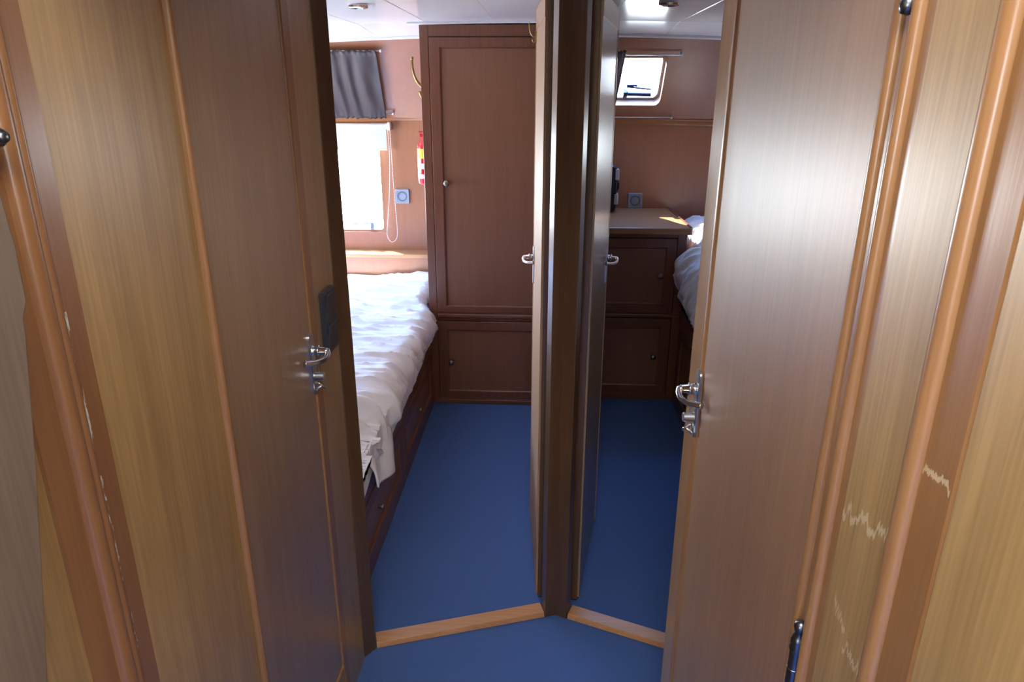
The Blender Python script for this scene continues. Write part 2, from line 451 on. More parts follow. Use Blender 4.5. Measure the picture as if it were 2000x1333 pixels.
# V-shaped end of the corridor: post, jambs and thresholds
L0, L1 = Vector((.020, 1.794)), Vector((-.473, 1.637))
R0, R1 = Vector((.085, 1.790)), Vector((.52, 1.619))
dl = (L1 - L0).normalized(); nl = Vector((dl.y, -dl.x))      # left opening, nl points into the cabin
if nl.y < 0: nl = -nl
dr = (R1 - R0).normalized(); nr = Vector((-dr.y, dr.x))
if nr.y < 0: nr = -nr
la = L0 + nl * .040; ra = R0 + nr * .034
apex = Vector((.052, 1.806))
poly = [L0, apex, R0, ra, ra - dr * .012, ra - dr * .012 + nr * .028, la - dl * .012 + nl * .022, la - dl * .012, la]
struct('trim_11', prism(BM(), [(p.x, p.y) for p in poly], 0, 1.86), 'post', 'shade-darkened wooden post between the two cabin doorways', bevel=.0015, ang=50)
jb = L1 + nl * .056
struct('trim_12', prism(BM(), [(XL + .001, 1.603), (L1.x, L1.y), (jb.x, jb.y), (-.55, 1.69), (-.55, 1.603)], 0, 1.86), 'post', 'shade-darkened jamb at the left side of the left doorway', bevel=.002, ang=50)
def thresh(a, b, n):
    bm = BM(); d = (b - a).normalized()
    c = [a + n * 0, b + n * 0, b + n * .056, a + n * .056]
    lo = [bm.verts.new((p.x, p.y, .0005)) for p in c]
    hi = [bm.verts.new((p.x + n.x * s, p.y + n.y * s, .017)) for p, s in zip(c, (.005, .005, -.006, -.006))]
    bm.faces.new(hi); bm.faces.new(lo[::-1])
    for i in range(4): bm.faces.new((lo[i], lo[(i + 1) % 4], hi[(i + 1) % 4], hi[i]))
    return bm
struct('trim_13', thresh(L0 + dl * .002, L1 - dl * .002, nl), 'thr', 'oak threshold of the left cabin doorway', bevel=.002)
struct('trim_14', thresh(R0 + dr * .002, Vector((.497, R0.y + dr.y / dr.x * (.497 - R0.x))), nr), 'thr', 'oak threshold of the right cabin doorway', bevel=.002)
bm = BM(); 
for a, b, n in ((L0, L1, nl), (R0, R1, nr)):
    prism(bm, [(p.x, p.y) for p in (a, b, b + n * .056, a + n * .056)], 1.79, 1.86)
struct('trim_15', bm, 'post', 'dark header beam over the two cabin doorways')

# ------------------------------------------------------------------ door furniture
def lever_set(parent, O, U, Nn, Z=Vector((0, 0, 1)), full=True, scale=1.0, local=False):
    """O plate centre at lever height, U along the door towards its hinge, Nn out of the door"""
    U = Vector(U).normalized(); Nn = Vector(Nn).normalized(); O = Vector(O)
    def P(u, n, z): return O + U * u * scale + Nn * n * scale + Z * z * scale
    bm = BM()
    loop = [(u, z) for u, z in rrect(-.014, .014, -.098, .040, .013, 5)]
    rings = [[P(u * k, n, z * (1 if k == 1 else .985)) for u, z in loop] for n, k in ((-.002, 1), (.002, 1), (.0035, .85))]
    loft(bm, rings)
    pl = mk('lock_plate', bm, 'steel', parent, local=local)
    bm = BM()
    tube(bm, [P(0, .0, 0), P(0, .004, 0), P(0, .006, 0), P(0, .014, 0), P(0, .015, 0), P(0, .018, 0), P(0, .019, 0), P(0, .031, 0)],
         [r * scale for r in (.0125, .0125, .0105, .0105, .0125, .0125, .009, .0075)], 16)
    pts = smoothpts([P(-.002, .033, .001), P(.006, .0365, -.005), P(.020, .034, -.011), P(.036, .025, -.012), P(.050, .013, -.010), P(.058, .004, -.008)], 6)
    n = len(pts)
    tube(bm, pts, [scale * (.0066 - .0010 * math.sin(PI * i / (n - 1))) for i in range(n)], 12)
    bmesh.ops.create_uvsphere(bm, u_segments=12, v_segments=8, radius=.0075 * scale, matrix=Matrix.Translation(P(0, .032, 0)))
    mk('lever', bm, 'chrome', parent, smooth=True, local=local)
    if full:
        bm = BM(); tube(bm, [P(.0, .001, -.058), P(0, .003, -.058), P(0, .003, -.058), P(0, .022, -.058), P(0, .024, -.058)], [r * scale for r in (.0105, .0105, .0092, .0092, .0078)], 16)
        box(bm, -.0012, .0012, -.001, .001, 0, .012, Matrix.Translation(P(0, .012, -.050)))
        mk('turn_knob', bm, 'steel', parent, smooth=False, local=local)
        bm = BM()
        tube(bm, [P(.012 * math.cos(a), .010 + .012 * math.sin(a), -.083 + .006 * math.sin(2 * a)) for a in [math.radians(t) for t in range(-30, 211, 20)]], .0022 * scale, 8)
        mk('key_ring', bm, 'chrome', parent, smooth=True, local=local)

def panel_grid(bm, x, s, y0, y1, z0, z1, t): box(bm, *( (x, x + s * t) if s > 0 else (x + s * t, x)), y0, y1, z0, z1); return bm

# left corridor door (flush, beaded edges)
d1 = thing('door_1', 'flush wooden door with chrome lever on the left of the corridor', 'door', (XL, .989, .10), kind='structure')
bm = bx(XL - .001, XL + .004, .995, 1.398, .168, 1.80)
mk('door_panel', bm, 'door_l', d1)
bm = BM(); halfround(bm, 1, XL, .989, .0062, .15, 1.80, 10, 1.5); halfround(bm, 1, XL, 1.402, .0055, .168, 1.80, 10, 1.5)
tube(bm, [(XL + .002, .989, .163), (XL + .002, 1.402, .163)], .0075, 10)
mk('edge_bead', bm, 'bead', d1, auto=50)
bm = bx(XL - .001, XL + .0055, 1.409, 1.445, .05, 1.80); mk('jamb_strip', bm, 'bead', d1, bevel=.002)
lever_set(d1, (XL + .0055, 1.392, 1.022), (0, -1, 0), (1, 0, 0))
# right corridor door
d2 = thing('door_2', 'flush wooden door with chrome lever on the right of the corridor', 'door', (XR, .672, .05), kind='structure')
bm = bx(XR - .006, XR + .001, .684, 1.236, .05, 1.80); mk('door_panel', bm, 'door', d2)
bm = BM()
vmould(bm, -1, XR, [(.6725, 0)] + arc(.6800, .0072, .0065, .0015, 10) + [(.690, .004), (.690, 0)], .05, 1.80)
vmould(bm, -1, XR, [(1.226, 0)] + arc(1.2365, .0105, .008, .004, 10) + [(1.247, 0)], .05, 1.80)
mk('edge_bead', bm, 'bead', d2, auto=50)
bm = bx(XR - .007, XR + .001, 1.253, 1.342, .05, 1.82); mk('jamb_strip', bm, 'jamb', d2, bevel=.003)
lever_set(d2, (XR - .011, 1.236, 1.020), (0, -1, 0), (-1, 0, 0))
for hz in (.905, 1.694):
    bm = BM()
    prof = [(.0005, -.088), (.006, -.086), (.0075, -.080), (.006, -.074), (.004, -.071), (.0075, -.066), (.0085, -.060), (.0075, -.053), (.009, -.050), (.0075, -.047), (.0075, -.046),
            (.0075, .046), (.0075, .047), (.009, .050), (.0075, .053), (.0085, .060), (.0075, .066), (.004, .071), (.006, .074), (.0075, .080), (.006, .086), (.0005, .088)]
    lathe(bm, prof, (XR - .0085, .6535, hz), 'z', 20)
    for k in (-.023, 0, .023): lathe(bm, [(.0078, k - .0006), (.0080, k), (.0078, k + .0006)], (XR - .0085, .6535, hz), 'z', 20)
    box(bm, XR - .008, XR - .001, .652, .655, hz - .045, hz + .045)
    mk('hinge', bm, 'hinge', d2, smooth=True)

# cabin doors standing open
def cabin_door(name, label, hinge, far, side):
    h = Vector(hinge); f = Vector(far); d = f - h; w = d.length
    ang = math.atan2(d.y, d.x)
    t = thing(name, label, 'door', (h.x, h.y, .014), ang, kind='structure')
    # local frame: x along the door, y = out of the visible face * side
    T = .036; z1 = 1.752
    bm = BM(); box(bm, 0, w - .006, *((-T, 0) if side > 0 else (0, T)), 0, z1 - .006)
    mk('door_panel', bm, 'cabin_door' if side > 0 else 'cabin_door_dim_gloss', t, local=True)
    bm = BM(); yy = (-T - .001, .0015) if side > 0 else (-.0015, T + .001)
    box(bm, w - .006, w, *yy, 0, z1); box(bm, 0, w - .006, *yy, z1 - .006, z1)
    box(bm, w - .016, w - .0061, *((0.0, .0012) if side > 0 else (-.0012, 0.0)), 0, z1 - .006)
    box(bm, 0, w - .016, *((0.0, .0012) if side > 0 else (-.0012, 0.0)), z1 - .055, z1 - .0061)
    mk('edge_lipping', bm, 'lip', t, local=True)
    bm = BM(); yr = (-.006, .0008) if side > 0 else (-.0008, .006)
    box(bm, -.012, .0, *((-T, -.006) if side > 0 else (.006, T)), 0, z1)
    mk('hinge_edge', bm, 'post', t, local=True)
    lever_set(t, (w - .045, side * .001, 1.012), (-1, 0, 0), (0, side, 0), local=True, full=False, scale=.92)
    return t, w
cabin_door('door_3', 'wooden door of the left cabin standing open against the partition', (-.0115, 1.885), (-.0405, 2.335), 1)
cabin_door('door_4', 'wooden door of the right cabin standing open against the partition', (.127, 1.875), (.2055, 2.335), -1)

# ------------------------------------------------------------------ windows
w1 = thing('window_1', 'bright window below the roller blind in the left cabin', 'window', (WX1, YB, WZ0), kind='structure')
bm = BM()
plate_hole(bm, [(WX0, WZ0), (WX1, WZ0), (WX1, WZ1), (WX0, WZ1)], rrect(WX0 + .022, WX1 - .022, WZ0 + .012, WZ1 - .02, .02), low, .012, .055)
mk('window_frame', bm, 'wframe', w1)
mk('pane', bx(WX0 + .005, WX1 - .005, YB + .035, YB + .039, WZ0 + .005, WZ1 - .005), 'glass', w1)
bm = BM(); tube(bm, [(-1.12, YB + .016, .800), (-1.04, YB + .008, .806), (-1.00, YB + .004, .808)], .005, 10); box(bm, -1.012, -.992, YB - .006, YB + .03, .772, .812)
mk('window_catch', bm, 'alu', w1, bevel=.002)
w2 = thing('window_2', 'small bright window with rounded corners in the right cabin', 'window', (.4, YB - .1, 1.46), kind='structure')
bm = BM(); plate_hole(bm, rrect(.200, .585, 1.462, 1.690, .035), rrect(.214, .571, 1.474, 1.678, .030), lean, .044, .062)
mk('window_frame', bm, 'alu', w2)
bm = BM(); vs = [bm.verts.new(lean(u, v, d)) for d in (.052, .056) for u, v in ((.205, 1.467), (.580, 1.467), (.580, 1.685), (.205, 1.685))]
for f in ((3, 2, 1, 0), (4, 5, 6, 7), (0, 1, 5, 4), (1, 2, 6, 5), (2, 3, 7, 6), (3, 0, 4, 7)): bm.faces.new([vs[i] for i in f])
mk('pane', bm, 'glass', w2)
bm = BM()
tube(bm, [lean(.405, 1.500, .030), lean(.535, 1.497, .030)], .0095, 12); tube(bm, [lean(.405, 1.53, .038), lean(.535, 1.520, .036)], .0045, 10)
tube(bm, [lean(.402, 1.482, .045), lean(.402, 1.50, .026), lean(.402, 1.516, .026)], .013, 12)
tube(bm, [lean(.405, 1.535, .042), lean(.46, 1.535, .042)], .006, 10)
mk('window_catch', bm, 'navy', w2, smooth=False)
bm = BM(); plate_hole(bm, rrect(.190, .595, 1.452, 1.700, .04), rrect(.201, .584, 1.463, 1.689, .034), lean, -.0035, .002)
mk('window_trim', bm, 'back', w2)

# ------------------------------------------------------------------ wall fittings
def socket(loc, label):
    x, y, z = loc
    t = thing('wall_socket', label, 'socket', loc, group='grey wall sockets in the cabins')
    bm = BM(); s = .041
    loft(bm, [[(x + u * k, y - d, z + v * k) for u, v in rrect(-s, s, -s, s, .006, 4)] for d, k in ((-.001, 1), (.004, 1), (.010, .93), (.010, .72), (.008, .70))])
    mk('socket_frame', bm, 'socket', t)
    bm = BM(); lathe(bm, [(.028, 0), (.028, -.0095), (.0205, -.0098), (.0195, -.001), (.0005, -.0008)], (x, y, z), 'y', 32)
    mk('socket_insert', bm, 'socket_in', t)
    bm = BM()
    for s_ in (-1, 1): lathe(bm, [(.0026, -.0005), (.0026, -.0018)], (x + s_ * .0095, y, z), 'y', 10)
    mk('pin_holes', bm, 'dark', t)
    return t
socket((-.818, YB - .001, .964), 'silver grey wall socket beside the hanging blind chain')
socket((.494, YB - .001, .953), 'silver grey wall socket just above the wooden desk top')

sw = thing('light_switch', 'slate grey double light switch on the left wall above the lever', 'switch', (XL, 1.528, 1.045))
bm = BM()
loft(bm, [[(XL + d, 1.528 + u * k, 1.045 + v * kk) for u, v in rrect(-.042, .042, -.074, .074, .005, 4)] for d, k, kk in ((-.001, 1, 1), (.008, 1, 1), (.012, .90, .94))])
mk('switch_frame', bm, 'switch', sw)
for zc in (1.080, 1.010):
    bm = BM(); y0, y1 = 1.528 - .029, 1.528 + .029
    pr = [(.010, -.0325), (.0125, -.0325), (.0145, 0), (.019, .0325), (.010, .0325)]
    loft(bm, [[(XL + d, y, zc + v) for d, v in pr] for y in (y0, y1)])
    mk('rocker', bm, 'switch', sw, bevel=.001)

def coat_hook(O, Nn, label, s=1.0):
    O = Vector(O); Nn = Vector(Nn); t = thing('coat_hook', label, 'hook', O, group='brass coat hooks')
    side = Vector((0, 1, 0))
    bm = BM(); loop = rrect(-.011, .011, -.04, .04, .010, 5)
    loft(bm, [[O + side * u * s * k + Vector((0, 0, v * s)) + Nn * d for u, v in loop] for d, k in ((-.001, 1), (.003, 1), (.0045, .8))])
    mk('back_plate', bm, 'brass', t)
    def P(n, z, q=0): return O + Nn * n * s + Vector((0, 0, z * s)) + side * q
    bm = BM(); pts = smoothpts([P(.0, -.005), P(.018, .002), P(.036, .020), P(.046, .046), P(.050, .075), P(.050, .092)], 6)
    n = len(pts); tube(bm, pts, [s * (.0055 - .0018 * i / n) for i in range(n)], 10)
    bmesh.ops.create_uvsphere(bm, u_segments=12, v_segments=8, radius=.0062 * s, matrix=Matrix.Translation(pts[-1]))
    mk('hook_arm', bm, 'brass', t, smooth=True)
    bm = BM(); pts = smoothpts([P(0, -.024), P(.012, -.034), P(.022, -.030), P(.026, -.018)], 6); n = len(pts)
    tube(bm, pts, s * .0042, 10); bmesh.ops.create_uvsphere(bm, u_segments=12, v_segments=8, radius=.0056 * s, matrix=Matrix.Translation(pts[-1]))
    mk('lower_hook', bm, 'brass', t, smooth=True)
coat_hook((-.575, 3.56, 1.548), (-1, 0, 0), 'brass coat hook on the side of the tall wardrobe', 1.38)
coat_hook((-.040, 2.29, 1.690), (-1, 0, 0), 'brass coat hook at the top of the open left cabin door', .42)

ex = thing('fire_extinguisher', 'small red fire extinguisher hanging beside the wardrobe edge', 'fire extinguisher', (-.612, 3.62, 1.07))
bm = BM(); lathe(bm, [(.001, 1.085), (.026, 1.088), (.032, 1.095), (.034, 1.11), (.034, 1.27), (.031, 1.285), (.020, 1.30), (.015, 1.305), (.015, 1.318), (.001, 1.318)], (-.612, 3.62, 0), 'z', 32)
mk('cylinder_body', bm, 'red', ex, smooth=True)
bm = BM()
for a, b in ((1.118, 1.140), (1.165, 1.192)): lathe(bm, [(.0335, a), (.0346, a), (.0346, b), (.0335, b)], (-.612, 3.62, 0), 'z', 32)
mk('white_label', bm, 'label', ex, label='white label bands')
bm = BM(); lathe(bm, [(.0335, 1.215), (.0345, 1.215), (.0345, 1.262), (.0335, 1.262)], (-.612, 3.62, 0), 'z', 32); mk('yellow_label', bm, 'yellow', ex, label='yellow label')
bm = BM(); box(bm, -.632, -.592, 3.61, 3.63, 1.318, 1.332); box(bm, -.636, -.590, 3.613, 3.627, 1.338, 1.345); box(bm, -.596, -.588, 3.613, 3.627, 1.318, 1.345)
mk('valve', bm, 'red', ex, bevel=.002)
bm = BM(); box(bm, -.578, -.571, 3.60, 3.64, 1.09, 1.28); mk('bracket', bm, 'dark', ex)
bm = BM(); tube(bm, smoothpts([(-.612, 3.62, 1.32), (-.600, 3.575, 1.28), (-.600, 3.574, 1.15), (-.600, 3.578, 1.06)], 6), .005, 8); mk('hose', bm, 'dark', ex, smooth=True)

# recessed ceiling spotlights
for x, y, lab in ((-.655, 2.635, 'silver ceiling spotlight in the left cabin'), (.395, 2.635, 'silver ceiling spotlight in the right cabin')):
    z = cz(x, y)
    t = thing('ceiling_spotlight', lab, 'ceiling light', (x, y, z), group='recessed ceiling spotlights')
    bm = BM(); lathe(bm, [(.034, .004), (.035, -.004), (.034, -.011), (.026, -.013), (.022, -.009), (.022, .004)], (x, y, z), 'z', 32); mk('ring', bm, 'chrome', t, smooth=False)
    bm = BM(); lathe(bm, [(.0225, .003), (.0225, -.006), (.001, -.0075)], (x, y, z), 'z', 24); mk('lamp', bm, 'alu', t)

# ------------------------------------------------------------------ curtains and blind
def rod(x0, x1, z, off, label):
    p = [lean(x0, z, -off), lean(x1, z, -off)]
    t = thing('curtain_rod', label, 'curtain rod', p[1], group='thin curtain rods')
    bm = BM(); tube(bm, p, .0032, 10); mk('rod', bm, 'rodm', t, smooth=True)
    bm = BM(); bmesh.ops.create_uvsphere(bm, u_segments=14, v_segments=10, radius=.0075, matrix=Matrix.Translation(p[1]))
    tube(bm, [p[1], lean(x1, z, .004)], .0038, 10); mk('end_knob', bm, 'rodm', t, smooth=True)
rod(-1.60, -.838, 1.728, .018, 'upper rod of the grey curtain in the left cabin')
rod(-1.60, -.838, 1.423, .018, 'lower rod of the grey curtain in the left cabin')
rod(.13, .646, 1.712, .018, 'upper thin rod above the small window in the right cabin')
rod(.13, .655, 1.410, .018, 'lower thin rod below the small window in the right cabin')
def curtain(x0, x1, x0b, x1b, label, waves, amp, seed):
    bm = BM(); nu, nv = waves * 12, 34; rows = []
    for j in range(nv + 1):
        s = j / nv; row = []
        for i in range(nu + 1):
            u = i / nu
            x = (x0 + (x1 - x0) * u) * (1 - s) + (x0b + (x1b - x0b) * u) * s
            z = 1.738 - s * (1.738 - 1.408) + .0025 * math.sin(u * waves * 17 + seed) * (1 if s < .05 or s > .95 else 0)
            edge = min(s, 1 - s)
            gath = math.exp(-edge * 22)
            w = math.sin(u * waves * 2 * PI + 1.4 * math.sin(u * 9 + seed) + .5 * math.sin(s * 4)) * amp * (.55 + .45 * math.sin(PI * s))
            fine = math.sin(u * waves * 6.5 * PI + seed) * .0035 * gath + .004 * noise.noise((u * 9 + seed, s * 5, .3))
            pocket = .004 * math.exp(-((edge - .028) / .02) ** 2)
            row.append(bm.verts.new(lean(x, z, -(.030 + amp * .3 + w + fine + pocket))))
        rows.append(row)
    for r0, r1 in zip(rows, rows[1:]):
        for i in range(nu): bm.faces.new((r0[i], r0[i + 1], r1[i + 1], r1[i]))
    o = mk('curtain', bm, 'curtain', smooth=True, solid=.002)
    return tag(o, label, 'curtain')
curtain(-1.30, -.858, -1.30, -.876, 'dark grey satin curtain stretched between two rods in the left cabin', 5, .0065, 1.0)
curtain(.14, .375, .14, .345, 'dark curtain pushed aside at the small window in the right cabin', 5, .008, 2.3)

w3 = thing('added_window_3', 'unseen window added over the right berth for its light', 'window', (1.46, YB, 1.12), kind='structure')  # added out of view for light and reflections, with its own opening
bm = BM(); plate_hole(bm, [(1.12, 1.12), (1.80, 1.12), (1.80, 1.33), (1.12, 1.33)], rrect(1.14, 1.78, 1.135, 1.315, .02), low, .012, .055)
mk('window_frame', bm, 'wframe', w3); mk('pane', bx(1.125, 1.795, YB + .035, YB + .039, 1.125, 1.325), 'glass', w3)
bl = thing('roller_blind', 'white roller blind half drawn over the left cabin window', 'roller blind', (-.88, YB, 1.34))
bm = BM(); lathe(bm, [(.0165, -1.70), (.0165, -.876)], (0, YB - .024, 1.345), 'x', 20); mk('roll_tube', bm, 'white', bl, smooth=False)
bm = BM(); box(bm, -.875, -.860, YB - .044, YB, 1.325, 1.368); mk('bracket', bm, 'white', bl, bevel=.003)
mk('fabric', bx(-1.69, -.884, YB - .0405, YB - .0392, 1.222, 1.345), 'blind', bl)
bm = BM(); tube(bm, [(-1.69, YB - .040, 1.224), (-.884, YB - .040, 1.224)], .005, 10); mk('hem_bar', bm, 'white', bl)
loop = smoothpts([(-.877, YB - .03, 1.335), (-.874, YB - .03, 1.2), (-.885, YB - .03, 1.0), (-.905, YB - .03, .82), (-.913, YB - .03, .76), (-.905, YB - .03, .722), (-.885, YB - .03, .706),
                  (-.862, YB - .03, .722), (-.852, YB - .03, .765), (-.856, YB - .03, .9), (-.862, YB - .03, 1.1), (-.865, YB - .03, 1.335)], 24)
bm = BM(); tube(bm, loop, .0011, 6, caps=True)
acc = 0
for a, b in zip(loop, loop[1:]):
    acc += (b - a).length
    if acc > .0105:
        acc = 0; bmesh.ops.create_icosphere(bm, subdivisions=1, radius=.0026, matrix=Matrix.Translation(b))
mk('bead_chain', bm, 'white', bl, smooth=True)

# ------------------------------------------------------------------ wardrobe
def framed_door(parent, name, x0, x1, z0, z1, px0, px1, pz0, pz1, Y, knob, mat='mah'):
    """frame and recessed panel facing -y at y = Y"""
    bm = BM()
    plate_hole(bm, [(x0, z0), (x1, z0), (x1, z1), (x0, z1)], [(px0, pz0), (px1, pz0), (px1, pz1), (px0, pz1)], lambda u, v, d: Vector((u, Y + d, v)), 0, .018)
    fr = mk(name, bm, mat, parent, bevel=.002)
    bm = BM(); box(bm, px0 - .004, px1 + .004, Y + .009, Y + .016, pz0 - .004, pz1 + .004); mk('door_panel', bm, M['panel'], fr)
    bm = BM()
    e = .005
    for a, b in (((px0, pz0), (px1, pz0)), ((px0, pz1), (px1, pz1)), ((px0, pz0), (px0, pz1)), ((px1, pz0), (px1, pz1))):
        tube(bm, [(a[0], Y + .006, a[1]), (b[0], Y + .006, b[1])], e, 8)
    mk('panel_moulding', bm, mat, fr)
    if knob:
        kx, kz = knob; bm = BM()
        lathe(bm, [(.010, .010), (.010, .0), (.006, -.004), (.006, -.010), (.012, -.015), (.0145, -.021), (.012, -.027), (.004, -.029), (.0005, -.029)], (kx, Y, kz), 'y', 24)
        mk('knob', bm, 'knob', fr, smooth=True, label='pewter knob')
    return fr
M['panel'] = wood('cabinet_panel_veneer', (.262, .114, .060), (.188, .077, .039), streak=.3, rough=.35)
YW = 3.36
wd = thing('wardrobe', 'tall reddish wooden wardrobe with one long and one low door', 'wardrobe', (-.27, YW, 0))
bm = BM()
box(bm, -.572, .028, YW + .018, 3.74, 0.001, 1.795)
mk('carcass', bm, 'mah', wd)
bm = BM(); fy = (YW, YW + .018)
box(bm, -.572, -.533, *fy, .001, 1.806); box(bm, .004, .028, *fy, .001, 1.806)
box(bm, -.5328, .0038, *fy, 1.757, 1.806); box(bm, -.5328, .0038, *fy, .452, .491)
box(bm, -.5328, .0038, *fy, .001, .030)
mk('face_frame', bm, 'mah', wd, bevel=.002)
bm = BM(); box(bm, -.531, .003, YW - .012, YW, .470, .489); mk('middle_rail', bm, 'mahx', wd, bevel=.004)
bm = BM(); box(bm, -.55, .028, YW - .006, YW, .001, .024); mk('plinth', bm, 'mahx', wd, bevel=.003)
framed_door(wd, 'upper_door', -.530, .001, .494, 1.754, -.484, -.050, .528, 1.715, YW - .006, (-.466, 1.128))
framed_door(wd, 'lower_door', -.530, .001, .034, .449, -.484, -.050, .074, .404, YW - .006, (-.466, .236))

# ------------------------------------------------------------------ desk cabinet
YD = 3.46
dk = thing('desk_cabinet', 'dark wooden cabinet with a desk top and two doors in the right cabin', 'cabinet', (.4, YD, 0))
bm = BM(); box(bm, .095, .686, YD + .018, YB - .002, .001, .878); mk('carcass', bm, 'mah', dk)
bm = BM(); fy = (YD, YD + .018)
box(bm, .642, .686, *fy, .001, .878); box(bm, .095, .115, *fy, .001, .878)
box(bm, .1152, .6418, *fy, .860, .878); box(bm, .1152, .6418, *fy, .452, .474); box(bm, .1152, .6418, *fy, .001, .04)
mk('face_frame', bm, 'mah', dk, bevel=.002)
bm = BM(); box(bm, .1152, .665, YD - .010, YD, .455, .474); mk('middle_rail', bm, 'mahx', dk, bevel=.004)
bm = BM(); rr = [(x, y) for x, y in [(.092, YB - .002), (.092, YD - .022), (.690, YD - .022), (.703, YD - .018), (.709, YD - .006), (.692, YB - .002)]]
prism(bm, rr, .879, .912); mk('desk_top', bm, 'deskw', dk, bevel=.006, label='glossy desk top')
bm = BM(); loft(bm, [[(.676 + dx, YB - .004, z) for dx, z in ((0, .912), (0, .915), (.006, .9165), (.012, .915), (.013, .912))], [(.693 + dx, YD - .004, z) for dx, z in ((0, .912), (0, .915), (.006, .9165), (.012, .915), (.013, .912))]])
mk('edge_strip', bm, 'mahy', dk)
framed_door(dk, 'upper_door', .118, .638, .478, .857, .160, .592, .530, .812, YD - .006, (.566, .676))
framed_door(dk, 'lower_door', .118, .638, .044, .449, .160, .592, .085, .400, YD - .006, (.560, .248))

bxo = thing('storage_case', 'navy plastic case with light grey clips standing on the desk', 'case', (.30, 3.93, .9125))
bm = BM(); loop = rrect(.15, .374, .9125, 1.160, .030, 6)
loft(bm, [[(u * k + (1 - k) * .26, y, v * k + (1 - k) * 1.035) for u, v in loop] for y, k in ((3.885, .95), (3.892, 1), (3.968, 1), (3.975, .95))]); 
for v in bm.verts: v.co.z = max(v.co.z, .9125)
mk('case_body', bm, 'navy', bxo)
for a, b in ((1.085, 1.140), (.955, 1.010)):
    bm = BM(); box(bm, .362, .384, 3.880, 3.945, a, b); mk('clip', bm, 'clip', bxo, bevel=.004, label='light grey clip')
bm = BM(); tube(bm, [(.374, 3.93, 1.075), (.384, 3.93, 1.06), (.384, 3.93, 1.035), (.374, 3.93, 1.02)], .008, 10); mk('carry_handle', bm, 'navy', bxo)

# ------------------------------------------------------------------ beds
XB = -.562
def berth(name, label, X, s, y0, y1, top, back, splits):
    """wooden berth box; front at x = X facing s (+1 right, -1 left)"""
    t = thing(name, label, 'bed', (X, (y0 + y1) / 2, 0))
    bm = BM(); box(bm, *((back, X - .016) if s > 0 else (X + .016, back)), y0, y1, .001, top - .004)
    box(bm, *((back, -.58) if s > 0 else (.72, back)), y1, 3.93 if s > 0 else 4.04, .001, top - .004); mk('bed_box', bm, 'mah', t)
    fx = (X - .016, X) if s > 0 else (X, X + .016)
    bm = BM(); n = len(splits) - 1
    box(bm, *fx, y0, y1, .001, .05); box(bm, *fx, y0, y1, top - .075, top)
    for q in splits: box(bm, *fx, q - .022, q + .022, .0502, top - .0752)
    mk('front_frame', bm, 'mahy', t, bevel=.003)
    for a, b in zip(splits, splits[1:]):
        a += .025; b -= .025; z0, z1 = .053, top - .078
        bm = BM(); xo = (X - .004, X + .003) if s > 0 else (X - .003, X + .004)
        plate_hole(bm, [(a, z0), (b, z0), (b, z1), (a, z1)], [(a + .045, z0 + .045), (b - .045, z0 + .045), (b - .045, z1 - .045), (a + .045, z1 - .045)],
                   lambda u, v, d: Vector((X + s * (.004 - d), u, v)), 0, .015)
        fr = mk('bed_door', bm, 'mahy', t, bevel=.002)
        bm = BM(); box(bm, *((X - .012, X - .006) if s > 0 else (X + .006, X + .012)), a + .04, b - .04, z0 + .04, z1 - .04); mk('door_panel', bm, M['panel'], fr)
        bm = BM(); lathe(bm, [(.007, 0), (.005, s * .006), (.009, s * .012), (.008, s * .018), (.0005, s * .020)], (X - s * .006, (a + b) / 2, (z0 + z1) / 2 - .005), 'x', 16)
        mk('knob', bm, 'knob', fr, smooth=True)
    return t
berth('berth_base', 'built-in wooden berth with panelled front under the left white duvet', XB, 1, 1.70, 3.35, .36, -2.0, [1.73, 2.53, 3.325])
berth('berth_base', 'dark built-in wooden berth along the right side of the right cabin', .674, -1, 1.70, 3.43, .50, 2.0, [1.73, 2.57, 3.40])
# mattresses
bm = prism(BM(), [(-2.0, 1.76), (-.582, 1.76), (-.582, 3.29), (-.64, 3.29), (-.64, 3.92), (-2.0, 3.92)], .361, .415)
tag(mk('mattress', bm, 'mattress', bevel=.03), 'white mattress under the duvet on the left berth', 'mattress')
bm = BM(); box(bm, .76, 2.0, 1.80, 4.03, .501, .655)
tag(mk('mattress', bm, 'mattress', bevel=.03), 'white mattress under the blue-shaded duvet on the right berth', 'mattress')

